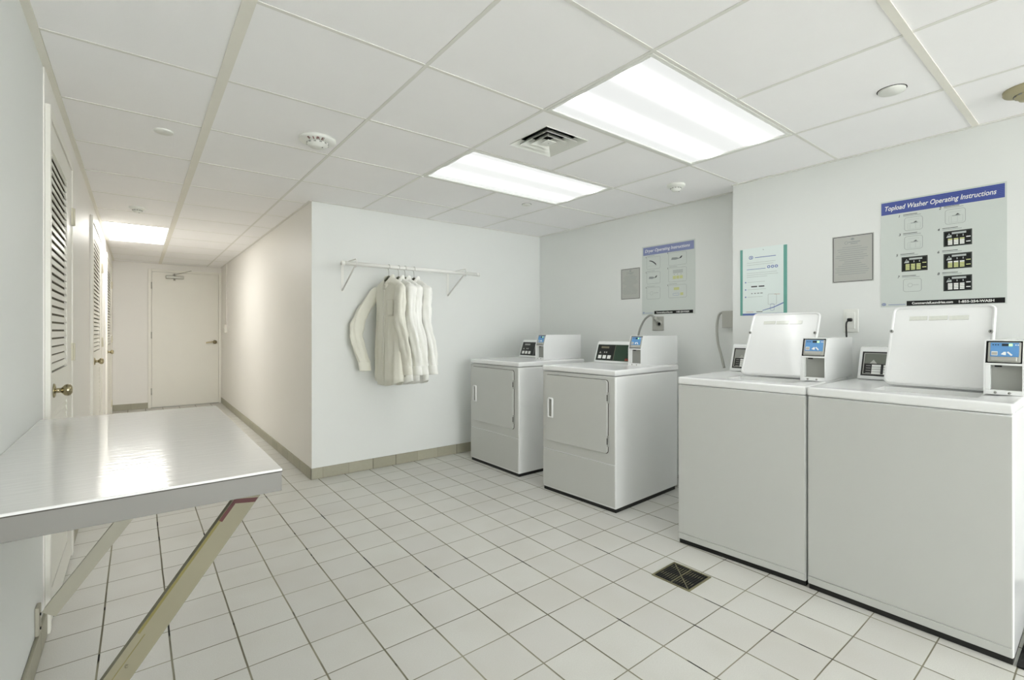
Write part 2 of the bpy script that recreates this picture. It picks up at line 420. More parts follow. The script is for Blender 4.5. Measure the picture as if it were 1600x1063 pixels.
# end door
root = struct(MB().box(.125, .168, YE - .02, YE, 0, 2.10, 'door', r=.003).box(1.035, XC - .001, YE - .02, YE, 0, 2.10, 'door', r=.003)
              .box(.168, 1.035, YE - .02, YE, 2.06, 2.10, 'door', r=.003).build('door_4'))
MB().box(.171, 1.032, YE - .014, YE - .001, .012, 2.056, 'door', r=.002).build('door_leaf', root)
MB().box(.16, 1.04, YE - .025, YE - .0142, 0, .011, 'lgrey', r=.002).build('threshold', root)
mb = MB(); mb.box(.34, .57, YE - .065, YE - .0145, 1.965, 2.01, 'steel', r=.006); mb.cyl((.45, YE - .04, 1.96), (.45, YE - .04, 1.94), .014, 'steel')
mb.build('door_closer', root)
mb = MB(); mb.box(-.13, .13, -.01, .01, -.004, .004, 'steel', mtx=Matrix.Translation((.545, YE - .10, 2.055)) @ Matrix.Rotation(-.3, 4, 'Y') @ Matrix.Rotation(-.35, 4, 'Z'))
mb.cyl((.45, YE - .06, 2.0), (.45, YE - .06, 2.04), .008, 'steel')
mb.build('closer_arm', root)
mb = MB(); mb.cyl((.985, YE - .014, .985), (.985, YE - .024, .985), .03, 'nickel'); mb.cyl((.985, YE - .024, .985), (.985, YE - .06, .985), .011, 'nickel')
mb.tube([(.985, YE - .058, .985), (.93, YE - .06, .988), (.86, YE - .055, .975)], .010, 'nickel'); mb.build('lever_handle', root)
for z in (1.85, 1.1, .25): MB().cyl((.168, YE - .022, z - .05), (.168, YE - .022, z + .05), .007, 'lgrey', 10).build('hinge', root)
# surface conduit and switch box in the corridor
t = thing('electrical_conduit', 'thin cream conduit with small switch box on corridor wall beside the far door', 'conduit', (XC - .001, 8.42, 1.17))
MB().box(-.012, 0, -.009, .009, .09, H - 1.17 - .002, 'cream', r=.002).build('raceway', t)
MB().box(-.04, 0, -.035, .035, -.03, .09, 'door', r=.004).box(-.046, -.04, -.008, .008, .015, .045, 'plastic', r=.002).build('switch_box', t)

# ------------------------------------------------------------------ ceiling fixtures
LM = lens_mat('troffer_lens_room', (.985, 1, .985, 1), LENS_ROOM, 13.0)
LM3 = lens_mat('troffer_lens_entry', (.985, 1, .98, 1), LENS_FILL, .6)
LM2 = lens_mat('troffer_lens_hall', (1, .98, .93, 1), LENS_HALL, .5)
def troffer(x0, x1, y0, y1, label, lm, vertical=False, latches=()):
    cx, cy = (x0 + x1) / 2, (y0 + y1) / 2; lx, ly = x1 - x0, y1 - y0
    rz = PI / 2 if vertical else 0
    if vertical: lx, ly = ly, lx
    t = thing('ceiling_light', label, 'light fixture', (cx, cy, H), rz)
    a, b = lx / 2 - .009, ly / 2 - .009; fr = .018
    mb = MB()
    for bx in ((-a, a, -b, -b + fr), (-a, a, b - fr, b), (-a, -a + fr, -b + fr, b - fr), (a - fr, a, -b + fr, b - fr)):
        mb.box(*bx, -.001, .03, 'plastic', r=.002)
    mb.box(-a, a, -b, b, .03, .09, 'plastic')
    mb.build('frame', t)
    MB().box(-a + fr, a - fr, -b + fr, b - fr, .006, .012, lm).build('diffuser', t)
    for (lx_, ly_) in latches:
        MB().cyl((lx_, ly_, -.006), (lx_, ly_, .0), .007, 'white', 12).build('latch', t)
    return t
troffer(1.476, 2.68, 1.058, 1.655, 'large recessed fluorescent ceiling light nearest the camera, above the washers', LM)
troffer(1.476, 2.68, 2.252, 2.849, 'recessed fluorescent ceiling light beyond the air vent, above the dryers', LM, latches=((-.60, .30), (.60, -.29)))
troffer(XL + .015, .272, 5.834, 7.028, 'warm recessed ceiling light over the far end of the corridor', LM2, True)
troffer(.874, 2.078, -1.33, -.733, 'unseen recessed fill light added just behind the camera', LM3)  # this troffer and the next are added out of view as fill
troffer(.874, 2.078, -3.121, -2.524, 'unseen recessed fill light added farthest behind the camera', LM3)

# air vent: a lay-in panel with nested louver rings
vx, vy = (VENT[0] + VENT[1]) / 2 - .03, (VENT[2] + VENT[3]) / 2 - .035
t = thing('air_vent', 'square four-way air vent with dark nested louvers between the two ceiling lights', 'air vent', (vx, vy, H))
mb = MB(); x0, x1, y0, y1 = VENT[0] - vx + .009, VENT[1] - vx - .009, VENT[2] - vy + .009, VENT[3] - vy - .009; c = .145
for bx in ((x0, x1, y0, -c), (x0, x1, c, y1), (x0, -c, -c, c), (c, x1, -c, c)): mb.box(*bx, .002, .012, 'tile_c')
mb.build('panel', t)
mb = MB(); mb.box(-c, c, -c, c, .07, .074, 'dark')
for s in ((-c - .001, -c, -c, c), (c, c + .001, -c, c), (-c, c, -c - .001, -c), (-c, c, c, c + .001)): mb.box(*s, .012, .074, 'dark')
mb.build('duct', t)
for a in (.150, .108, .068):
    mb = MB()
    for k in range(4):
        R = Matrix.Rotation(k * PI / 2, 4, 'Z'); i = a - .034
        mb.poly([(-a, -a, -.002), (a, -a, -.002), (i, -i, .030), (-i, -i, .030)], 'plastic', mtx=R)
        mb.poly([(-a, -a, -.002), (a, -a, -.002), (a, -a, -.0045), (-a, -a, -.0045)], 'plastic', mtx=R)
        mb.poly([(-a, -a, -.0045), (a, -a, -.0045), (i, -i, .0275), (-i, -i, .0275)], 'plastic', mtx=R)
    mb.build('louver_ring', t)
mb = MB(); mb.box(-.03, .03, -.03, .03, -.004, 0, 'plastic', r=.001); mb.cyl((.004, .004, -.0045), (.004, .004, -.002), .003, 'grey', 10); mb.build('center_plate', t)

# smoke detectors and sprinkler covers
def detector(x, y, label, r=.09, fire=False, m='plastic', name='smoke_detector'):
    t = thing(name, label, 'smoke detector', (x, y, H + .004))
    MB().lathe([(r, 0), (r, -.013), (r * .97, -.0165), (r * .62, -.0265), (r * .60, -.0265)], m).build('base', t)
    MB().lathe([(r * .60, -.026), (r * .57, -.034), (r * .42, -.042), (r * .4, -.047), (r * .1, -.049), (0, -.049)], m).build('dome', t)
    mb = MB()
    for k in range(12):
        a = 2 * PI * k / 12; mb.box(-.006, .006, -.0015, .0015, -.003, .003, 'grey', mtx=Matrix.Translation((math.cos(a) * r * .585, math.sin(a) * r * .585, -.030)) @ Matrix.Rotation(a + PI / 2, 4, 'Z'))
    mb.cyl((r * .2, -r * .25, -.051), (r * .2, -r * .25, -.046), .004, 'grey', 10); mb.build('sensor_grille', t)
    if fire:
        mb = MB(); FA = math.atan2(-y, -x) - .12
        # letters run along an arc on the sloped skirt
        for i, ch in enumerate('FIRE'):
            a = FA + (i - 1.5) * .31
            b = text_mesh(ch, .029, .03, 0, 'CENTER')
            # letters stand on the sloped skirt facing the entrance, tops towards the ceiling
            for v in b.verts: v.co = Vector((v.co.x, -r * .70 - v.co.y * .955, -.0255 + v.co.y * .295))
            mt = Matrix.Rotation(a + PI / 2, 4, 'Z')
            mb.add(b, 'redtxt', mtx=mt)
        mb.build('lettering', t)
    return t
detector(.755, 2.645, 'white ceiling smoke alarm marked FIRE in red letters', .092, True)
detector(2.96, 1.935, 'plain white smoke detector on the ceiling near the right wall jog', .062)
detector(.0, 5.02, 'small white smoke detector in the corridor before the corridor light', .055)
detector(2.95, .25, 'yellowed old detector on the ceiling at the right frame edge', .082, m='olddet')
def cover(x, y, r, label):
    o = MB().lathe([(r, .005), (r, -.003), (r * .95, -.006), (0, -.0065)], 'plastic').lathe([(r * 1.08, .0045), (r * 1.08, .0022), (r * 1.02, .0018), (0, .0018)], 'dark').build('sprinkler_cover', None, (x, y, H))
    tag(o, label, 'sprinkler cover', 'round sprinkler cover plates on the ceiling')
cover(.106, 3.02, .042, 'round white sprinkler cover on the ceiling near the louvered doors')
cover(2.476, 2.98, .036, 'round white sprinkler cover just beyond the farther room light')
cover(2.515, .612, .048, 'round white sprinkler cover on the ceiling right of the nearest light')

# ------------------------------------------------------------------ wall table with diagonal braces
TZ = .842; TX1 = .272; TYN = 1.236; TYF = 2.455
t = thing('folding_table', 'glossy white wall-mounted folding table on two diagonal braces', 'table', (XL, TYN, 0))
tw = TX1 - XL; tl = TYF - TYN
MB().box(0.001, tw, 0, tl, TZ - .006, TZ, 'tabletop', r=.0012).build('tabletop', t)
mb = MB(); mb.box(.001, tw - .001, .001, tl - .001, TZ - .053, TZ - .0075, 'apron', r=.001)
mb.box(.002, tw + .0003, -.0003, tl, TZ - .0074, TZ - .0061, 'glue')
o = mb.build('edge_band', t); o['label'] = 'grey laminate edge'
def brace(y, m, worn):
    p = Vector((.034, 0, .15)); q = Vector((.50, 0, TZ - .055)); d = (q - p).normalized(); L_ = (q - p).length
    # local: x along, z across (width), y thickness
    ang = math.atan2(d.z, d.x); wd = .046
    mt = Matrix.Translation((p.x, y, p.z)) @ Matrix.Rotation(-ang, 4, 'Y')
    mb = MB()
    e = wd / math.tan(ang)
    mb.prism([(0, -wd / 2), (L_ - .0, -wd / 2), (L_ - e * .9, wd / 2), (-.0, wd / 2)], 0, .004, 'y', m, mtx=mt)
    mb.box(.01, L_ - e, .004, .020, wd / 2 - .004, wd / 2, m, mtx=mt)
    if worn:
        mb.box(L_ - e - .30, L_ - e - .02, -.0006, 0, wd / 2 - .006, wd / 2 - .0005, 'stripy', mtx=mt)
        mb.box(L_ - e - .050, L_ - e - .005, -.0008, 0, wd / 2 - .009, wd / 2 - .001, 'stripr', mtx=mt)
        mb.prism([(L_ - .006, -wd / 2 + .001), (L_ - e * .9 - .001, wd / 2 - .001), (L_ - e * .9 - .012, wd / 2 - .001), (L_ - .018, -wd / 2 + .001)], -.0008, 0, 'y', 'stripr', mtx=mt)
        mb.box(L_ * .36, L_ * .58, -.0004, 0, wd / 2 - .016, wd / 2 - .0145, 'stripy', mtx=mt)
        mb.cyl((L_ * .5, -.002, 0), (L_ * .5, 0, 0), .003, m, mtx=mt)
    o = mb.build('brace', t); return o
b1 = brace(.05, 'strip', True); b1['label'] = 'tan painted brace with worn yellow and red top'
b2 = brace(1.145, 'strip2', False)
for y in (.05, 1.145):
    MB().box(0.0005, .012, y - .02, y + .03, .09, .19, 'strip2', r=.002).cyl((.012, y, .16), (.015, y, .16), .005, 'dark', 10).cyl((.012, y, .11), (.015, y, .11), .005, 'dark', 10).build('wall_bracket', t)

# ------------------------------------------------------------------ machines
ZT = .915
def body_box(W, D, root, front=True):
    MB().box(.005, W - .004, .006, D - .03, 0, .024, 'black').build('base', root)
    mb = MB(); mb.box(0, W, 0, D, .022, ZT - .042, 'enamel', r=.008, seg=3); mb.build('body', root)
def reader_box(root, x0, x1, yf, yb):
    """payment box: side plates, top, sloped reader, open alcove"""
    r = MB(); th = .005; z0 = ZT; zs = ZT + .125; zt = ZT + .217
    prof = [(yf, z0), (yf, zs), (yf + .03, zt), (yb, zt), (yb, z0)]
    r.prism(prof, x0, x0 + th, 'x', 'enamel'); r.prism(prof, x1 - th, x1, 'x', 'enamel')
    r.box(x0 + th, x1 - th, yf + .03, yb, zt - .004, zt, 'enamel')
    r.box(x0 + th, x1 - th, yb - .004, yb, z0, zt - .004, 'enamel')
    r.box(x0 + th, x1 - th, yf, yf + .05, zs - .008, zs, 'enamel', r=.001)
    r.box(x0 + th, x1 - th, yf, yf + .05, z0, z0 + .018, 'enamel', r=.001)
    r.box(x0 + th, x0 + th + .014, yf + .001, yf + .03, z0 + .018, zs - .008, 'enamel', r=.001)
    for k in (.3, .65): r.cyl((x0 + (x1 - x0) * k, yf - .001, z0 + .008), (x0 + (x1 - x0) * k, yf + .001, z0 + .008), .005, 'grey', 8)
    p = r.build('payment_box', root)
    a = MB(); a.box(x0 + th + .014, x1 - th, yf + .026, yf + .03, z0 + .018, zs - .008, 'grey'); a.box(x0 + .03, x0 + .05, yf + .02, yf + .026, zs - .016, zs - .010, 'dark')
    a.build('alcove_panel', p)
    # sloped card reader
    sl = math.atan2(.03, zt - zs)
    mt = Matrix.Translation((x0 + th, yf + .004, zs)) @ Matrix.Rotation(-sl, 4, 'X')
    wd = x1 - x0 - 2 * th; hh = (zt - zs) / math.cos(sl) - .003
    c = MB(); c.box(0, wd, .004, .012, 0, hh, 'dark', mtx=mt)
    c.box(.006, wd - .004, -.003, .004, .004, hh - .006, 'lgrey', r=.004, mtx=mt)
    c.box(.013, wd - .010, -.0045, -.0028, .026, hh - .009, 'blue', r=.0008, seg=1, mtx=mt)
    c.box(.014, wd - .014, -.010, -.003, .007, .025, 'lgrey', r=.003, mtx=mt)
    cr = c.build('card_reader', p); cr['label'] = 'blue-faced card reader'
    s = MB(); s.box(wd * .44, wd * .62, -.0055, -.0044, hh - .024, hh - .014, 'lcd', mtx=mt)
    s.box(wd * .63, wd * .73, -.0055, -.0044, hh - .024, hh - .014, 'lcdon', mtx=mt)
    for k in (.18, .25, .32, .8, .86): s.box(wd * k, wd * k + .004, -.0052, -.0044, hh - .021, hh - .017, 'lcd' if k < .5 else 'white', mtx=mt)
    s.box(wd * .16, wd * .33, -.0052, -.0044, .031, .031 + wd * .16, 'white', mtx=mt)
    s.box(wd * .17, wd * .32, -.0056, -.0050, .033, .029 + wd * .15, 'lgrey', mtx=mt)
    s.prism([(wd * .42, .036), (wd * .50, .046), (wd * .56, .046), (wd * .56, .033), (wd * .5, .033)], -.0052, -.0044, 'y', 'white', mtx=mt)
    s.prism([(wd * .58, .044), (wd * .62, .048), (wd * .74, .034), (wd * .70, .030)], -.0052, -.0044, 'y', 'white', mtx=mt)
    s.build('display_print', cr)
    return p
def display_panel(root, x0, x1, yf, zf, slope, kind):
    """sloped console face at local y=yf bottom (z=zf); slope = lean angle. Returns transform."""
    pass
def console(root, x0, x1, yf, kind):
    h = .168; back = yf + .20; lean = .05
    prof = [(yf, ZT + .001), (yf, ZT + .012), (yf + lean, ZT + h - .012), (yf + lean + .012, ZT + h), (back, ZT + h), (back, ZT + .001)]
    c = MB().prism(prof, x0, x1, 'x', 'enamel', r=.003).build('control_console', root)
    a = math.atan2(lean, h - .024); mt = Matrix.Translation((x0, yf, ZT + .012)) @ Matrix.Rotation(-a, 4, 'X')
    wd = x1 - x0; hh = (h - .024) / math.cos(a)
    p = MB()
    if kind == 'green':
        p.box(.014, wd - .012, -.002, 0, .008, hh - .014, 'green', mtx=mt); e = .20
        p.box(.020, .182, -.0026, -.002, .012, hh - .018, 'pblack', mtx=mt)
        p.box(.184, .186, -.0028, -.002, .012, hh - .018, 'strip', mtx=mt)
        p.box(wd - .10, wd - .03, -.0028, -.002, .014, .022, 'red', mtx=mt); p.box(wd - .10, wd - .04, -.0028, -.002, .024, .032, 'redtxt', mtx=mt)
    elif kind == 'black':
        p.box(.014, wd - .012, -.002, 0, .008, hh - .014, 'pblack', mtx=mt); p.box(.20, .203, -.0028, -.002, .012, hh - .018, 'grey', mtx=mt)
    else:
        p.box(.014, wd - .012, -.002, 0, .008, hh - .014, 'black', mtx=mt)
        for bx in ((.022, wd - .02, .016, .019), (.022, wd - .02, hh - .025, hh - .022), (.022, .025, .016, hh - .022)): p.box(bx[0], bx[1], -.0028, -.002, bx[2], bx[3], 'lgrey', mtx=mt)
        p.box(.026, wd - .02, -.0024, -.002, hh * .48, hh - .026, 'grey' if kind == 'w1' else M['wpan'], mtx=mt)
    pn = p.build('control_panel', c)
    b = MB()
    if kind in ('green', 'black'):
        b.box(.05, .125, -.0035, -.0025, hh - .045, hh - .03, 'strip' if kind == 'green' else 'grey', mtx=mt)
        for k in range(3): b.box(.035 + k * .045, .067 + k * .045, -.004, -.0026, .022, .050, 'white', r=.001, seg=1, mtx=mt)
        b.prism([(.038, .066), (.058, .066), (.048, .082)], -.0032, -.0024, 'y', 'lgrey', mtx=mt)
        for k in (0, 1): b.box(.085 + k * .02, .095 + k * .02, -.0032, -.0024, .068, .080, 'lgrey', mtx=mt)
    else:
        b.box(.13, .20, -.0035, -.0025, hh - .048, hh - .030, 'lcd', mtx=mt)
        if kind == 'w2': put_text(b, '138', .145, hh - .046, .0038, .045, .02, 'lcdon', .02, mtx=mt)
        b.prism([(.05, .075), (.08, .075), (.065, .095)], -.0032, -.0022, 'y', 'lgrey', mtx=mt)
        for i in range(2):
            for j in range(4): b.box(.06 + i * .05, .098 + i * .05, -.0038, -.002, .018 + j * .013, .029 + j * .013, 'white', mtx=mt)
        for j in range(4): b.box(.035, .055, -.0034, -.002, .022 + j * .013, .024 + j * .013, 'lgrey', mtx=mt)
    b.build('keypad', pn)
    return c
M['wpan'] = mat('washer_panel_olive', (104, 108, 98), .4)
def dryer(label, loc, rz, W, kind):
    root = thing('clothes_dryer', label, 'dryer', loc, rz, 'white coin dryers along the right wall'); D = .75
    body_box(W, D, root)
    MB().box(-.004, W + .004, -.006, D + .01, ZT - .038, ZT, 'enamel', r=.010, seg=3).build('top', root)
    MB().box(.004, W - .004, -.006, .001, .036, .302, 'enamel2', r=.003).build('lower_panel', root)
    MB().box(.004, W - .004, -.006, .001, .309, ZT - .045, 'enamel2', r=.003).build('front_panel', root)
    # door: dark gasket line + slab
    a, b, z0, z1 = .040, W - .055, .375, .848
    MB().prism(roundrect(a - .003, b + .003, z0 - .003, z1 + .003, .02), -.0075, -.0062, 'y', 'glue').build('door_gasket', root)
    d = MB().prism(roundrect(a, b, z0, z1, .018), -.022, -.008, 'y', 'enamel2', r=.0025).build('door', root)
    hd = MB(); x0, x1, h0, h1 = a + .03, a + .083, .538, .685
    ro = roundrect(x0, x1, h0, h1, .012); ri = roundrect(x0 + .012, x1 - .012, h0 + .012, h1 - .012, .006)
    b2 = bmesh.new(); vo = [b2.verts.new((p[0], -.0225, p[1])) for p in ro]; vm = [b2.verts.new((p[0] * .5 + q[0] * .5, -.036, p[1] * .5 + q[1] * .5)) for p, q in zip(ro, ri)]
    vi = [b2.verts.new((p[0], -.0228, p[1])) for p in ri]; n = len(ro)
    for A, B in ((vo, vm), (vm, vi)):
        for k in range(n): b2.faces.new((A[k], A[(k + 1) % n], B[(k + 1) % n], B[k]))
    bmesh.ops.recalc_face_normals(b2, faces=b2.faces); hd.add(b2, 'enamel', True)
    hd.prism(ri, -.0232, -.0224, 'y', 'grey')
    hd.build('door_handle', d)
    for z in (.735, .455):
        MB().box(b - .001, b + .007, -.020, -.0062, z - .035, z + .035, 'grey', r=.002).cyl((b + .003, -.021, z - .02), (b + .003, -.021, z + .02), .003, 'dark', 8).build('hinge', root)
    bx0, yf = (W - .21, .43) if kind == 'green' else (W - .255, .40)
    console(root, .05, bx0 - .002, .525, kind)
    reader_box(root, bx0, bx0 + .11, yf, .92 if kind == 'green' else .87)
    return root
D1 = dryer('farther white dryer in the corner by the back wall, black control panel', (2.389, 3.665, 0), -PI / 2 + .015, .683, 'black')
D2 = dryer('nearer white dryer with a green control panel, beside the washers', (2.372, 2.662, 0), -PI / 2 + .055, .655, 'green')
def washer(label, loc, rz, W, kind, lidx0, lidx1):
    root = thing('clothes_washer', label, 'washer', loc, rz, 'white top-load washers along the right wall'); D = .68
    body_box(W, D, root)
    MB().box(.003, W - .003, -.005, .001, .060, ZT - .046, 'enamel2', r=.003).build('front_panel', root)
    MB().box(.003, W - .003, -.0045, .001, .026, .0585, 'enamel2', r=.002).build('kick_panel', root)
    hy = .385   # hinge line depth
    ha, hb, hc, hd_ = lidx0 + .012, lidx1 - .012, .17, hy - .02
    mb = MB(); b = bmesh.new(); z0, z1 = ZT - .040, ZT
    O = [(-.002, -.006), (W + .001, -.006), (W + .001, D), (-.002, D)]; I = [(ha, hc), (hb, hc), (hb, hd_), (ha, hd_)]
    vo0 = [b.verts.new((*p, z0)) for p in O]; vo1 = [b.verts.new((*p, z1)) for p in O]; vi0 = [b.verts.new((*p, z0)) for p in I]; vi1 = [b.verts.new((*p, z1 - .006)) for p in I]
    for k in range(4):
        j = (k + 1) % 4
        b.faces.new((vo0[k], vo0[j], vo1[j], vo1[k])); b.faces.new((vo1[k], vo1[j], vi1[j], vi1[k])); b.faces.new((vi1[k], vi1[j], vi0[j], vi0[k])); b.faces.new((vi0[k], vi0[j], vo0[j], vo0[k]))
    bmesh.ops.recalc_face_normals(b, faces=b.faces)
    ed = [e for e in b.edges if all(v in vo0 + vo1 for v in e.verts)]
    bmesh.ops.bevel(b, geom=ed, offset=.009, segments=3, affect='EDGES', profile=.5)
    mb.add(b, 'enamel', False); o = mb.build('top', root)
    for f in o.data.polygons: f.use_smooth = f.area < .003
    tb = MB(); r0 = min(hb - ha, hd_ - hc) / 2
    tb.box(ha, hb, hc, hd_, ZT - .041, ZT - .0405, 'lgrey'); tb.build('tub_rim', root)
    # open lid leaning on the hinge
    lean, LH = (.50, .402) if kind == 'w1' else (.42, .402); lw = lidx1 - lidx0
    mt = Matrix.Translation((lidx0, hy, ZT + .004)) @ Matrix.Rotation(-lean, 4, 'X')
    lid = MB(); lid.prism(roundrect(0, lw, 0, LH, .028), 0, .006, 'y', 'enamel', mtx=mt)
    # raised rim facing the front (underside of lid)
    ro = roundrect(0, lw, 0, LH, .028); rm = roundrect(.006, lw - .006, .006, LH - .006, .024); ri = roundrect(.013, lw - .013, .013, LH - .013, .018)
    b = bmesh.new(); A = [b.verts.new((p[0], 0, p[1])) for p in ro]; B = [b.verts.new((p[0], -.012, p[1])) for p in rm]; C = [b.verts.new((p[0], -.0005, p[1])) for p in ri]; n = len(ro)
    for P_, Q_ in ((A, B), (B, C)):
        for k in range(n): b.faces.new((P_[k], P_[(k + 1) % n], Q_[(k + 1) % n], Q_[k]))
    bmesh.ops.recalc_face_normals(b, faces=b.faces); lid.add(b, 'enamel', True, mt)
    ld = lid.build('lid', root); ld['label'] = 'open white lid standing up'
    for x in (.010, lw - .012):
        MB().cyl((x, -.016, LH * .66), (x, -.010, LH * .66), .0075, 'grey', 14, mtx=mt).cyl((x, -.0165, LH * .66), (x, -.0155, LH * .66), .003, 'dark', 8, mtx=mt).build('bumper', ld)
    tp = MB(); 
    for k in range(3):
        x0 = .07 + k * (lw - .15) / 3
        tp.prism([(x0, LH - .075), (x0 + (lw - .17) / 3, LH - .073), (x0 + (lw - .17) / 3, LH - .053), (x0, LH - .055)], -.0022 - .0006 * (k % 2), -.0006, 'y', M['tape'], mtx=mt)
    tp.build('clear_tape', ld)
    console(root, .02, W - .116, .60, kind)
    reader_box(root, W - .114, W - .001, .295, .79)
    return root
M['tape'] = mat('clear_sticker', (214, 216, 208), .12, var=.06, scale=120, bump=.6, bscale=60, coat=1)
washer('white top-load washer with lid up, nearer the dryers', (2.358, 1.526, 0), math.atan2(-.997, .072), .628, 'w1', .175, .535)
washer('white top-load washer with lid up, at the right edge of the picture', (2.400, .893, 0), -PI / 2 + .008, .652, 'w2', .185, .55)

# ------------------------------------------------------------------ clothes rod
RY = 3.625; RZ = 1.678
t = thing('clothes_rod', 'white wall-mounted clothes rod on two triangular brackets above the back wall baseboard', 'clothes rod', (1.21, YH, RZ))
mb = MB(); mb.cyl((0, RY - YH, 0), (1.235, RY - YH, 0), .0150, 'rodp', 24)
mb.cyl((-.004, RY - YH, 0), (.02, RY - YH, 0), .0170, 'rodp', 24); mb.cyl((1.215, RY - YH, 0), (1.24, RY - YH, 0), .0170, 'rodp', 24); mb.build('rod', t)
for x in (.105, 1.09):
    mb = MB(); y = RY - YH
    mb.box(x - .011, x + .011, -.004, -.0005, -.19, .055, 'rodp', r=.001)
    mb.box(x - .009, x + .009, y, -.003, .036, .040, 'rodp', r=.0008)
    mb.tube([(x, y + .02, .037), (x, y - .004, .040), (x, y - .019, .026), (x, y - .024, .0), (x, y - .015, -.017), (x, y + .003, -.021), (x, y + .02, -.012)], .0035, 'rodp', 8)
    mb.tube([(x, -.006, -.18), (x, y + .03, -.02), (x, y + .012, -.012)], .0065, 'rodp', 8, smoothpath=False)
    mb.cyl((x, -.001, -.17), (x, -.008, -.17), .006, 'rodp', 12); mb.build('bracket', t)

# ------------------------------------------------------------------ hangers and shirts
def hanger(x, label):
    t = thing('clothes_hanger', label, 'hanger', (x, RY, RZ), 0, 'dark wooden hangers on the rod')
    r = .0185
    pts = [(0, -r, -.012)] + [(0, -r * math.cos(a), r * math.sin(a)) for a in [k * PI / 6 for k in range(0, 7)]] + [(0, r * .9, -.012), (0, .002, -.035), (0, 0, -.10)]
    MB().tube(pts, .0016, 'steel', 8).build('hook', t)
    mb = MB(); P = []
    for k in range(13):
        s = -1 + k / 6; P.append((0, s * .19, -.080 - .105 * abs(s) ** 1.05))
    mb.tube(P, .0115, 'hangerw', 10, sub=2); mb.build('arms', t)
    return t
def shirt(x, label, m, seed, front=False):
    rnd = random.Random(seed)
    t = thing('shirt', label, 'shirt', (x, RY, RZ), 0, 'white long-sleeved shirts on the rod')
    ph = rnd.uniform(0, 6); TW = .034 if front else .024
    # body rings: (z, half width in y, thickness scale, drop of the neckline at the front)
    rings = [(-.088, .062, .95, .050), (-.096, .085, .95, .040), (-.110, .130, 1.0, .022), (-.130, .185, 1.0, .008), (-.150, .222, .95, 0), (-.172, .238, .95, 0), (-.22, .236, 1.05, 0), (-.32, .222, 1.15, 0), (-.43, .215, 1.2, 0), (-.55, .218, 1.3, 0), (-.67, .226, 1.35, 0), (-.78, .232, 1.4, 0), (-.84, .236, 1.45, 0), (-.88, .236, 1.45, 0)]
    N_ = 72; b = bmesh.new(); R = []
    def fold(py, z):
        f = min(1, max(0, (-z - .18) / .45))
        return f * (.017 * (abs(math.sin(5.5 * py / .23 + ph + z * 1.3)) - .6) + .006 * math.sin(21 * py / .23 + ph * 2 - z * 4) + .004 * math.sin(5 * py / .2 + z * 14 + ph))
    for i, (z, wy, wx, dr) in enumerate(rings):
        ring = []
        for k in range(N_):
            a = 2 * PI * k / N_; c, s = math.cos(a), math.sin(a)
            px = math.copysign(abs(c) ** .75, c) * wx * TW; py = math.copysign(abs(s) ** .9, s) * wy
            px += fold(py, z) * abs(c) ** .5 * (1 if front else .6)
            py *= 1 + .02 * math.sin(z * 9 + ph)
            zz = z - dr * max(0, -c) ** 1.5
            if i >= len(rings) - 2: zz -= (.045 if i == len(rings) - 1 else .02) * (1 - (abs(py) / .235) ** 2) + .02
            ring.append(b.verts.new((px, py, zz)))
        R.append(ring)
    for A, B in zip(R, R[1:]):
        for k in range(N_): b.faces.new((A[k], A[(k + 1) % N_], B[(k + 1) % N_], B[k]))
    bmesh.ops.recalc_face_normals(b, faces=b.faces)
    o = MB().add(b, m, True).build('shirt_body', t)
    md = o.modifiers.new('s', 'SOLIDIFY'); md.thickness = .0012; md.offset = 0
    for side in (1, -1):
        if side == 1:
            path = [(0, .205, -.150), (-.04, .232, -.23), (-.11, .240, -.34), (-.165, .232, -.46), (-.175, .222, -.56), (-.150, .208, -.68), (-.125, .20, -.765)]
            if not front: path = [(px * .12, py, pz) for px, py, pz in path]
        else:
            j = rnd.uniform(-.012, .006)
            path = [(0, -.205, -.150), (-.012 + j, -.240, -.23), (-.030 + j, -.258, -.34), (-.030 + j, -.268, -.45), (.0, -.262, -.57), (.022, -.255, -.68), (.032, -.250, -.79 + rnd.uniform(-.015, .015))]
        P = [Vector(p) for p in path]; Q = []; sub = 7
        for i in range(len(P) - 1):
            p0 = P[max(i - 1, 0)]; p1 = P[i]; p2 = P[i + 1]; p3 = P[min(i + 2, len(P) - 1)]
            for k in range(sub):
                u = k / sub; Q.append(.5 * ((2 * p1) + (p2 - p0) * u + (2 * p0 - 5 * p1 + 4 * p2 - p3) * u * u + (3 * p1 - p0 - 3 * p2 + p3) * u ** 3))
        Q.append(P[-1]); n = 28; b = bmesh.new(); R = []; L_ = len(Q)
        for i, q in enumerate(Q):
            f = i / (L_ - 1)
            ry = .070 * (1 - f) + .060 * f; rx = .032 * (1 - f) + .028 * f
            if i < 4: k_ = .55 + .15 * i; ry *= k_; rx *= k_
            if side == 1 and front: rx, ry = .062 * (1 - f) + .046 * f, .024
            if side == 1 and front and i < 4: rx *= .5 + .16 * i
            ring = []
            for k in range(n):
                a = 2 * PI * k / n
                wv = 1 + (.12 * math.sin(3 * a + ph + f * 4) + .26 * (abs(math.sin(2.5 * a + ph * 2 - f * 4)) - .6) + .05 * math.sin(11 * a - ph + f * 9)) * math.sin(min(1, f * 1.6) * PI * .5) + .07 * math.sin(f * 24 + a * 2 + ph) * max(0, 1 - abs(2.6 * f - 1.4))
                ring.append(b.verts.new((q.x + rx * math.cos(a) * wv, q.y + ry * math.sin(a) * wv, q.z + .10 * ry * math.sin(a) * side * f)))
            R.append(ring)
        for A, B in zip(R, R[1:]):
            for k in range(n): b.faces.new((A[k], A[(k + 1) % n], B[(k + 1) % n], B[k]))
        b.faces.new(R[0]); bmesh.ops.recalc_face_normals(b, faces=b.faces)
        sv = MB().add(b, m, True).build('sleeve', t)
        q = Q[-1]; rx, ry = .028, .058
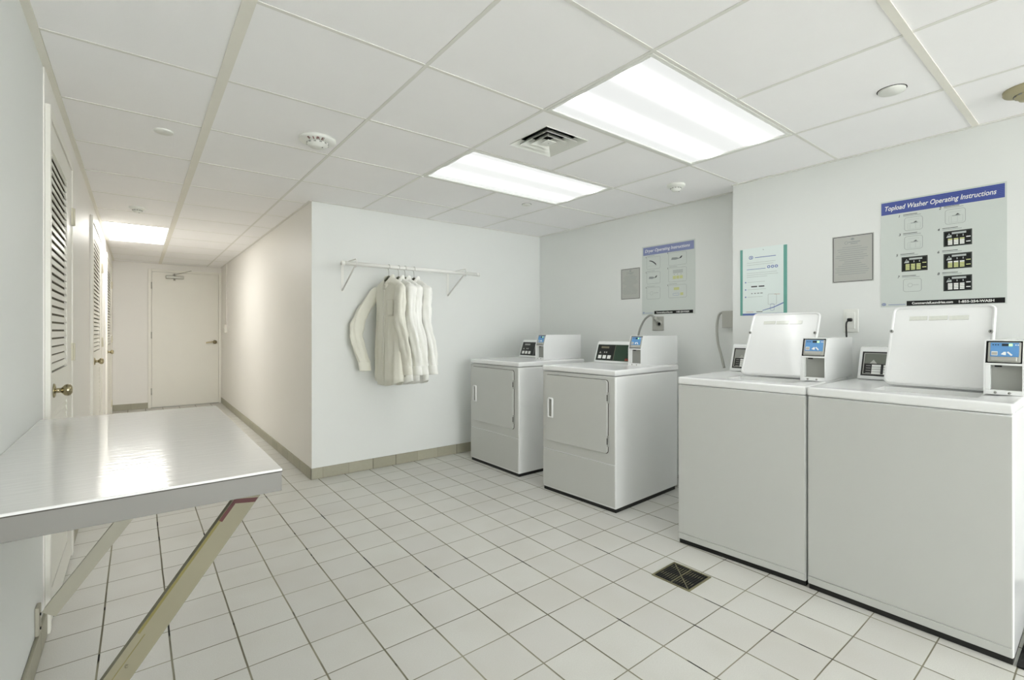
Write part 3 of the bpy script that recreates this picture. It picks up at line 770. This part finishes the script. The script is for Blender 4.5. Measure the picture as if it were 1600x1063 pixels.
        if side == 1 and front: rx, ry = .047, .024
        c = bmesh.new(); R = []
        for z, e in ((.002, .96), (.0, 1.04), (-.004, 1.07), (-.035, 1.05), (-.066, 1.07), (-.070, 1.04), (-.069, .96)):
            R.append([c.verts.new((q.x + rx * e * math.cos(2 * PI * k / n) - z * .12, q.y + ry * e * math.sin(2 * PI * k / n), q.z + z + .10 * ry * math.sin(2 * PI * k / n) * side)) for k in range(n)])
        for A, B in zip(R, R[1:]):
            for k in range(n): c.faces.new((A[k], A[(k + 1) % n], B[(k + 1) % n], B[k]))
        c.faces.new(R[-1]); bmesh.ops.recalc_face_normals(c, faces=c.faces)
        MB().add(c, m, True).build('cuff', sv)
    tx = bpy.data.textures.get('crumple') or bpy.data.textures.new('crumple', 'CLOUDS'); tx.noise_scale = .07; tx.noise_depth = 2
    for ch in [q for q in bpy.data.objects if q.parent == t and q.name.split('.')[0] in ('shirt_body', 'sleeve')]:
        d = ch.modifiers.new('d', 'DISPLACE'); d.texture = tx; d.texture_coords = 'GLOBAL'; d.strength = .020 if ch.name.startswith('sleeve') else .012; d.mid_level = .5
        if ch.name.startswith('shirt_body'): ch.modifiers.move(len(ch.modifiers) - 1, 0)
    # collar: stand and folded wings following the neckline, open in front
    b = bmesh.new(); R = []; n = 36
    for dz, ey, ex, w_ in ((-.004, .064, .032, 0), (.020, .062, .030, 0), (.024, .064, .031, 0), (.020, .070, .036, 0), (-.024, .082, .044, 1)):
        ring = []
        for k in range(n):
            a = PI + .16 + (2 * PI - .32) * k / (n - 1); fr = max(0, -math.cos(a))
            ring.append(b.verts.new((ex * math.cos(a), ey * math.sin(a), -.088 + dz - .055 * fr ** 1.5 - w_ * .022 * fr ** 4)))
        R.append(ring)
    for A, B in zip(R, R[1:]):
        for k in range(n - 1): b.faces.new((A[k], A[k + 1], B[k + 1], B[k]))
    bmesh.ops.recalc_face_normals(b, faces=b.faces); o = MB().add(b, m, True).build('collar', t)
    md = o.modifiers.new('s', 'SOLIDIFY'); md.thickness = .0015
    if front:
        b = bmesh.new(); A = []; B = []
        def fx(py, z):
            s_ = min(.999, abs(py) / .225); c_ = math.sqrt(1 - s_ * s_)
            wx = 1.0 if z > -.2 else 1.0 + .45 * min(1, (-z - .2) / .6)
            return -(c_ ** .75) * wx * TW + fold(py, z) * c_ ** .5 - .004
        for k in range(27):
            z = -.150 - k * .0305
            A.append(b.verts.new((fx(.017, z), .017, z))); B.append(b.verts.new((fx(-.017, z), -.017, z)))
        for k in range(26): b.faces.new((A[k], B[k], B[k + 1], A[k + 1]))
        pl = MB().add(b, m, True).build('placket', t); md = pl.modifiers.new('s', 'SOLIDIFY'); md.thickness = .0022
        for k in range(7):
            z = -.19 - k * .095
            MB().cyl((fx(0, z) - .004, 0, z), (fx(0, z) - .001, 0, z), .0055, 'white', 12).build('button', pl)
        b = bmesh.new(); G = []
        for i in range(8):
            z = -.27 - i * .018; G.append([b.verts.new((fx(-.05 - j * .022, z) - .001, -.05 - j * .022, z)) for j in range(6)])
        for A, B in zip(G, G[1:]):
            for k in range(5): b.faces.new((A[k], A[k + 1], B[k + 1], B[k]))
        o = MB().add(b, m, True).build('pocket', t); md = o.modifiers.new('s', 'SOLIDIFY'); md.thickness = .0022
    return t
for i, (x, hl, sl, m) in enumerate(((1.583, 'dark hanger nearest the camera at the left of the four', 'shade-toned white shirt facing the room, its chest pocket and button placket in view', 'shirt2'),
                              (1.667, 'second dark hanger from the left on the rod', 'white shirt directly behind the shade-toned front shirt, second from the left', 'shirt'),
                              (1.723, 'third dark hanger from the left on the rod', 'white shirt third from the left, between the second and the last shirt', 'shirt'),
                              (1.803, 'rightmost dark hanger on the rod', 'rightmost white shirt, last of the row on the rod', 'shirt'))):
    hanger(x, hl); shirt(x, sl, m, 11 + i, i == 0)

# ------------------------------------------------------------------ posters, notices
M['paper'] = mat('poster_paper', (200, 206, 202), .3, var=.01)
M['banner'] = mat('poster_banner_blue', (72, 88, 158), .35, var=.04)
M['banner2'] = mat('poster_banner_stripe', (52, 68, 142), .35)
M['bannerd'] = mat('dryer_banner_blue', (128, 136, 178), .35, var=.03)
M['ink'] = mat('ink_grey', (140, 146, 146), .5); M['inkd'] = mat('ink_dark', (62, 64, 66), .5); M['inkl'] = mat('ink_pale', (178, 184, 182), .5)
M['ybtn'] = mat('print_yellow', (196, 200, 140), .5); M['pframe'] = mat('print_dark_green', (48, 54, 50), .4); M['inkb'] = mat('ink_blue', (96, 116, 176), .5)
M['teal'] = mat('flyer_teal', (104, 162, 152), .4, var=.05); M['flyer'] = mat('flyer_paper', (222, 232, 230), .35, var=.01); M['pink'] = mat('ink_peach', (206, 180, 168), .5)
M['notice'] = mat('notice_grey', (176, 177, 172), .4, var=.015)
def rect(mb, x0, x1, z0, z1, m, lv=1): mb.box(x0, x1, -.0012 - .0004 * lv, -.0008, z0, z1, m)
def ring(mb, x0, x1, z0, z1, m, wd=.0015, lv=1, r=.012):
    ro = roundrect(x0, x1, z0, z1, r, 4); ri = roundrect(x0 + wd, x1 - wd, z0 + wd, z1 - wd, r - wd, 4); n = len(ro); d = -.0012 - .0004 * lv
    b = bmesh.new(); A = [b.verts.new((p[0], d, p[1])) for p in ro]; B = [b.verts.new((p[0], d, p[1])) for p in ri]
    for k in range(n): b.faces.new((A[k], A[(k + 1) % n], B[(k + 1) % n], B[k]))
    mb.add(b, m)
def lines(mb, x0, x1, z, n, dz, m='ink', h=.0022):
    for k in range(n):
        e = x1 - (x1 - x0) * random.uniform(0, .35); rect(mb, x0, e, z - k * dz, z - k * dz + h, m)
def drawing(mb, x0, x1, z0, z1, kind):
    w_, h_ = x1 - x0, z1 - z0
    ring(mb, x0, x1, z0, z1, 'ink', .0016)
    if kind == 0:      # washer with lid
        ring(mb, x0 + w_ * .18, x1 - w_ * .12, z0 + h_ * .1, z0 + h_ * .55, 'inkl', .0014, r=.003)
        rect(mb, x0 + w_ * .35, x0 + w_ * .75, z0 + h_ * .52, z0 + h_ * .57, 'ink'); mb.prism([(x0 + w_ * .5, z0 + h_ * .57), (x0 + w_ * .62, z0 + h_ * .68), (x0 + w_ * .72, z0 + h_ * .6)], -.0018, -.0008, 'y', 'inkd')
        rect(mb, x0 + w_ * .2, x0 + w_ * .8, z0 + h_ * .8, z0 + h_ * .82, 'inkl')
        rect(mb, x0 + w_ * .3, x0 + w_ * .32, z0 + h_ * .12, z0 + h_ * .5, 'inkl'); rect(mb, x0 + w_ * .6, x0 + w_ * .62, z0 + h_ * .12, z0 + h_ * .5, 'inkl')
    elif kind == 1:    # arm shape
        P = [(x0 + w_ * (.2 + .5 * k / 8), z0 + h_ * (.72 - .32 * (k / 8) ** 2)) for k in range(9)]
        mb.prism(P + [(a, c - h_ * .06 - .003 * i / 3) for i, (a, c) in reversed(list(enumerate(P)))], -.0018, -.0008, 'y', 'inkd')
        rect(mb, x0 + w_ * .1, x0 + w_ * .8, z0 + h_ * .25, z0 + h_ * .27, 'inkl')
    elif kind == 2:    # cloth pile and lever
        mb.prism([(x0 + w_ * .15, z0 + h_ * .45), (x0 + w_ * .2, z0 + h_ * .62), (x0 + w_ * .45, z0 + h_ * .6), (x0 + w_ * .6, z0 + h_ * .52), (x0 + w_ * .72, z0 + h_ * .68), (x0 + w_ * .78, z0 + h_ * .66), (x0 + w_ * .7, z0 + h_ * .5), (x0 + w_ * .4, z0 + h_ * .42)], -.0018, -.0008, 'y', 'ink')
        mb.prism([(x0 + w_ * .6, z0 + h_ * .52), (x0 + w_ * .72, z0 + h_ * .68), (x0 + w_ * .78, z0 + h_ * .66), (x0 + w_ * .7, z0 + h_ * .5)], -.0022, -.0008, 'y', 'inkd')
    elif kind == 3:    # knob and slot
        ring(mb, x0 + w_ * .25, x0 + w_ * .25 + h_ * .3, z0 + h_ * .35, z0 + h_ * .65, 'ink', .0012, r=h_ * .14)
        rect(mb, x0 + w_ * .55, x0 + w_ * .85, z0 + h_ * .5, z0 + h_ * .52, 'ink'); rect(mb, x0 + w_ * .1, x0 + w_ * .2, z0 + h_ * .5, z0 + h_ * .52, 'inkl')
    elif kind == 4:    # yellow keys
        rect(mb, x0 + w_ * .25, x0 + w_ * .8, z0 + h_ * .6, z0 + h_ * .85, 'inkl')
        for k in range(3): rect(mb, x0 + w_ * (.25 + k * .19), x0 + w_ * (.41 + k * .19), z0 + h_ * .2, z0 + h_ * .42, 'ybtn', 2); rect(mb, x0 + w_ * (.31 + k * .19), x0 + w_ * (.33 + k * .19), z0 + h_ * .5, z0 + h_ * .54, 'inkd', 2)
    elif kind == 5:
        rect(mb, x0 + w_ * .3, x0 + w_ * .6, z0 + h_ * .6, z0 + h_ * .8, 'ybtn'); ring(mb, x0 + w_ * .25, x0 + w_ * .6, z0 + h_ * .18, z0 + h_ * .36, 'inkb', .0014, r=.008); rect(mb, x0 + w_ * .66, x0 + w_ * .82, z0 + h_ * .18, z0 + h_ * .38, 'ybtn')
def keypad(mb, x0, x1, z0, z1, yel):
    w_, h_ = x1 - x0, z1 - z0
    rect(mb, x0, x1, z0, z1, 'pframe'); rect(mb, x0 + .005, x1 - .005, z0 + .005, z1 - .006, 'dark', 2)
    rect(mb, x0 + w_ * .3, x0 + w_ * .8, z1 - h_ * .22, z1 - h_ * .1, 'inkl', 3)
    mb.prism([(x0 + w_ * .1, z0 + h_ * .58), (x0 + w_ * .3, z0 + h_ * .58), (x0 + w_ * .2, z0 + h_ * .85)], -.0026, -.0008, 'y', 'inkl')
    mb.prism([(x0 + w_ * .15, z0 + h_ * .70), (x0 + w_ * .25, z0 + h_ * .70), (x0 + w_ * .2, z0 + h_ * .78)], -.0030, -.0008, 'y', 'dark')
    for k in range(3):
        a = x0 + w_ * (.16 + .21 * k)
        for j in range(4): rect(mb, a, a + w_ * .16, z0 + h_ * (.10 + .105 * j), z0 + h_ * (.185 + .105 * j), 'ybtn' if (yel >> j) & 1 else 'white', 3)
        rect(mb, a + w_ * .1, a + w_ * .13, z0 + h_ * .6, z0 + h_ * .72, 'inkl', 3)
    for z, yy in ((.5, yel & 1), (.2, yel & 2)): rect(mb, x0 + w_ * .8, x0 + w_ * .95, z0 + h_ * z, z0 + h_ * (z + .06), 'ybtn' if yy else 'white', 3)
def poster_obj(name, Y0, Y1, z0, z1, X, label, cat, fn, group=None):
    mb = MB(); W_, H_ = Y0 - Y1, z1 - z0
    fn(mb, W_, H_)
    o = mb.build(name, None, (X - .0005, Y0, z0), (0, 0, -PI / 2)); return tag(o, label, cat, group)
def logo(mb, x, z, r):
    ring(mb, x, x + 2 * r, z, z + 2 * r * .8, 'inkb', r * .3, 2, r * .7); rect(mb, x + r * .8, x + r * 1.3, z + r * .5, z + r * 1.1, 'inkb', 2)
def washer_poster(mb, W_, H_):
    mb.box(0, W_, -.0012, 0, 0, H_, 'paper')
    rect(mb, .003, W_ - .007, H_ - .076, H_ - .008, 'banner')
    for k in range(8): rect(mb, .003, W_ - .007, H_ - .074 + k * .0085, H_ - .0715 + k * .0085, 'banner2', 2)
    put_text(mb, 'Topload Washer Operating Instructions', .020, H_ - .054, .0024, W_ - .055, .036, 'white', .012, .25)
    S = [('1', .105, H_ - .178, .078, .072, 0), ('3', .105, H_ - .280, .078, .072, 0), ('5', .093, H_ - .398, .110, .079, 'k9'), ('7', .100, H_ - .508, .078, .070, 3),
         ('2', .272, H_ - .172, .078, .076, 0), ('4', .266, H_ - .286, .108, .079, 'k8'), ('6', .266, H_ - .402, .108, .079, 'k3'), ('8', .266, H_ - .515, .108, .079, 'k0')]
    for n, x, z, w_, h_, k in S:
        if isinstance(k, str): keypad(mb, x, x + w_, z, z + h_, {'k9': 15, 'k8': 8, 'k3': 7, 'k0': 0}[k])
        else: drawing(mb, x, x + w_, z, z + h_, k)
        put_text(mb, n, x - .024, z + h_ + .007, .0018, None, .018, 'inkd', .02, .2)
        rect(mb, x - .005, x + .055, z + h_ + .015, z + h_ + .018, 'inkd'); rect(mb, x - .005, x + .07, z + h_ + .008, z + h_ + .0105, 'ink')
    rect(mb, .115, W_ - .006, .004, .030, 'dark')
    put_text(mb, 'CommercialLaundries.com', .138, .0115, .0024, .165, .0165, 'white', .03); put_text(mb, '1-855-254-WASH', .325, .0115, .0024, .128, .0165, 'white', .03)
    logo(mb, .006, .008, .009); rect(mb, .035, .11, .011, .0135, 'inkb')
poster_obj('washer_poster', .850, .354, 1.300, 1.888, XN, 'large poster headed Topload Washer Operating Instructions above the right-hand washer', 'poster', washer_poster)
def dryer_poster(mb, W_, H_):
    mb.box(0, W_, -.0012, 0, 0, H_, 'paper')
    rect(mb, .012, W_ - .010, H_ - .078, H_ - .010, 'bannerd')
    put_text(mb, 'Dryer Operating Instructions', .030, H_ - .054, .0020, W_ - .075, .036, 'white', .012, .25)
    S = [(.048, H_ - .20, .135, .105, 1), (.048, H_ - .325, .135, .10, 2), (.048, H_ - .455, .135, .10, 3), (.262, H_ - .19, .165, .105, 2), (.262, H_ - .325, .165, .115, 4), (.262, H_ - .455, .165, .105, 5)]
    for x, z, w_, h_, k in S:
        drawing(mb, x, x + w_, z, z + h_, k); rect(mb, x, x + .08, z + h_ + .008, z + h_ + .0105, 'ink'); rect(mb, x - .008, x - .004, z + h_ - .006, z + h_ + .006, 'inkd')
    rect(mb, .125, W_ - .018, .006, .032, 'dark')
    put_text(mb, 'CommercialLaundries.com', .145, .0135, .0024, .155, .0165, 'white', .03); put_text(mb, '1-855-254-WASH', .335, .0135, .0024, .115, .0165, 'white', .03)
    logo(mb, .008, .012, .009); rect(mb, .03, .11, .014, .0165, 'inkb')
poster_obj('dryer_poster', 2.585, 2.083, 1.303, 1.892, XF, 'poster headed Dryer Operating Instructions above the nearer dryer', 'poster', dryer_poster)
def flyer(mb, W_, H_):
    mb.box(0, W_, -.0012, 0, 0, H_, 'flyer')
    rect(mb, 0, .017, 0, H_ - .004, 'teal'); rect(mb, W_ - .022, W_, 0, H_ - .004, 'teal'); rect(mb, .017, W_ - .022, 0, .014, 'inkb')
    rect(mb, W_ * .5, W_ * .52, H_ - .02, H_ - .016, 'ink')
    logo(mb, .06, H_ - .075, .014); rect(mb, .10, .235, H_ - .068, H_ - .064, 'inkb')
    lines(mb, .045, .26, H_ - .10, 2, .014, 'inkl', .002)
    rect(mb, .045, .17, H_ - .145, H_ - .142, 'inkb')
    for k in range(3): ring(mb, .18 + k * .024, .20 + k * .024, H_ - .145, H_ - .127, 'inkb', .005, 1, .008)
    lines(mb, .045, .25, H_ - .17, 3, .013, 'inkl', .002)
    for k in range(3):
        z = H_ - .235 - k * .05; ring(mb, .032, .042, z, z + .01, 'inkb', .0035, 1, .0048); lines(mb, .05, .2, z + .004, 1, .01, 'inkl', .002)
    for a, c in ((.075, .115), (.125, .162)): rect(mb, a, c, H_ - .265, H_ - .257, 'inkd')
    for k in range(4): rect(mb, .075 + k * .02, .085 + k * .022, H_ - .31, H_ - .304, 'ink')
    ring(mb, .185, .24, .07, .14, 'inkl', .002, 1, .006); ring(mb, .20, .225, .03, .075, 'inkb', .0015, 1, .008); rect(mb, .225, .26, .135, .138, 'pink')
    rect(mb, .11, .15, .022, .026, 'inkd'); rect(mb, .04, .09, .022, .026, 'pink')
    mb.prism([(.15, .030), (.22, .048), (W_ - .022, .075), (W_ - .022, .082), (.22, .054), (.15, .034)], -.0018, -.0008, 'y', 'inkb')
poster_obj('payment_flyer', 1.646, 1.342, 1.272, 1.728, XN, 'white flyer with teal side borders on the wall above the washer nearer the dryers', 'flyer', flyer)
def notice(mb, W_, H_):
    mb.box(0, W_, -.0012, 0, 0, H_, 'notice')
    ring(mb, .004, W_ - .004, .004, H_ - .004, 'inkd', .0032, 1, .005)
    c = W_ / 2
    mb.prism([(c - .012, H_ - .024), (c, H_ - .016), (c + .012, H_ - .024), (c, H_ - .030)], -.0016, -.0008, 'y', 'ink')
    ring(mb, c - .04, c - .022, H_ - .052, H_ - .034, 'ink', .002, 1, .008); rect(mb, c - .02, c + .038, H_ - .042, H_ - .038, 'ink'); rect(mb, c - .01, c + .025, H_ - .052, H_ - .048, 'ink')
    z = H_ - .07
    for k in range(14):
        hw = [.05, .075, .07, .06, .08, .085, .065, .04, .05, .07, .085, .08, .085, .07][k] * W_ / .2
        rect(mb, c - hw, c + hw * random.uniform(.8, 1), z, z + .0022, 'ink'); z -= (H_ - .105) / 14
poster_obj('wall_notice', 1.088, .882, 1.453, 1.728, XN, 'small grey framed notice left of the washer poster', 'sign', notice)
poster_obj('wall_notice', 2.815, 2.607, 1.448, 1.722, XF, 'small grey framed notice left of the dryer poster', 'sign', notice)

# outlets, cords
t = thing('wall_outlet', 'white outlet plate behind the washers with a black plug in it', 'outlet', (XN - .0005, 1.030, 1.160), -PI / 2)
MB().box(0, .076, -.007, 0, 0, .135, 'plastic', r=.003).build('cover_plate', t)
MB().box(.016, .060, -.011, -.006, .02, .115, 'plastic', r=.002).build('socket_face', t)
mb = MB(); mb.box(.026, .050, -.036, -.011, .062, .082, 'black', r=.006); mb.tube([(.034, -.03, .07), (.026, -.036, .055), (.024, -.034, 0.02), (.026, -.03, -.06), (.03, -.022, -.18)], .0045, 'black')
tag(mb.build('power_plug', None, (XN - .0005, 1.030, 1.160), (0, 0, -PI / 2)), 'black plug and cord hanging from the white outlet', 'power cord')
t = thing('dryer_outlet', 'square grey metal outlet plate below the dryer poster', 'outlet', (XF - .0005, 2.477, 1.170), -PI / 2)
MB().box(0, .11, -.006, 0, 0, .118, 'lgrey', r=.002).build('cover_plate', t)
MB().cyl((.065, -.005, .062), (.065, -.012, .062), .027, 'lgrey').cyl((.072, -.0125, .055), (.072, -.010, .055), .014, 'dark').build('socket', t)
mb = MB(); mb.cyl((.045, -.008, .085), (.04, -.03, .11), .014, 'lgrey'); mb.cyl((.045, -.007, .085), (.062, -.012, .072), .012, 'lgrey')
mb.tube([(.04, -.028, .108), (.015, -.05, .128), (-.03, -.06, .10), (-.065, -.07, .04), (-.085, -.08, -.03), (-.09, -.085, -.12), (-.085, -.085, -.24)], .0085, 'grey')
tag(mb.build('power_cable', None, (XF - .0005, 2.477, 1.170), (0, 0, -PI / 2)), 'thick grey cord curving from the grey outlet down behind the nearer dryer', 'power cord')
t = thing('junction_box', 'grey electrical box half hidden at the jog of the right wall', 'electrical box', (XF - .0005, 1.835, 1.195), -PI / 2)
MB().box(0, .085, -.045, 0, 0, .115, 'lgrey', r=.006).build('box', t)
MB().box(-.004, .089, -.049, -.045, -.004, .119, 'lgrey', r=.003).build('box_lid', t)
mb = MB(); mb.tube([(.01, -.03, .11), (-.025, -.04, .10), (-.04, -.045, .05), (-.042, -.05, -.03), (-.03, -.055, -.12), (-.005, -.06, -.2), (.02, -.06, -.30)], .009, 'lgrey')
tag(mb.build('flexible_conduit', None, (XF - .0005, 1.835, 1.195), (0, 0, -PI / 2)), 'grey flexible conduit dropping from the grey electrical box', 'conduit')

# ------------------------------------------------------------------ floor drain
cx, cy, s = 2.040, 1.305, .098
t = thing('floor_drain', 'square black floor drain grate with brass rim in front of the washers', 'drain', (cx, cy, 0), .03)
mb = MB()
for bx in ((-s, s, -s, -s + .009), (-s, s, s - .009, s), (-s, -s + .009, -s + .009, s - .009), (s - .009, s, -s + .009, s - .009)): mb.box(*bx, .0002, .004, 'brass', r=.001)
mb.box(-s + .009, s - .009, -s + .009, s - .009, .0002, .0012, 'dark'); mb.build('rim', t)
mb = MB(); e = s - .012
mb.box(-e * 1.36, e * 1.36, -.002, .002, .0012, .0044, 'brass', mtx=Matrix.Rotation(PI / 4, 4, 'Z')); mb.box(-e, e, -.002, .002, .0012, .0044, 'brass')
mb.box(-.0022, .0022, -e, e, .0012, .004, 'brass') if False else None
for j in range(-6, 7):
    if j == 0: continue
    y = j * .0128
    mb.box(-e, e, y - .0026, y + .0026, .0012, .0036, 'drain')
    for x0, x1 in ((-e * .8, -.01), (.02, e * .85)): mb.box(x0 + abs(y) * .25, x1 - abs(y) * .2, y - .0013, y + .0013, .0036, .0041, 'brass')
mb.build('grate', t)

# ------------------------------------------------------------------ black mat and pipe beside the last washer
o = MB().box(2.405, 3.24, -.55, .236, 0, .008, mat('black_ribbed_rubber', (22, 22, 21), .9, var=.3, scale=150, bump=1, bscale=220), r=.002).build('rubber_mat')
tag(o, 'black rubber floor mat at the lower right corner beside the washer', 'mat')
o = MB().tube([(2.50, .208, .022), (2.80, .209, .022), (3.2, .21, .022)], .012, 'lgrey').build('drain_pipe')
tag(o, 'thin grey pipe lying on the black mat along the washer side', 'pipe')
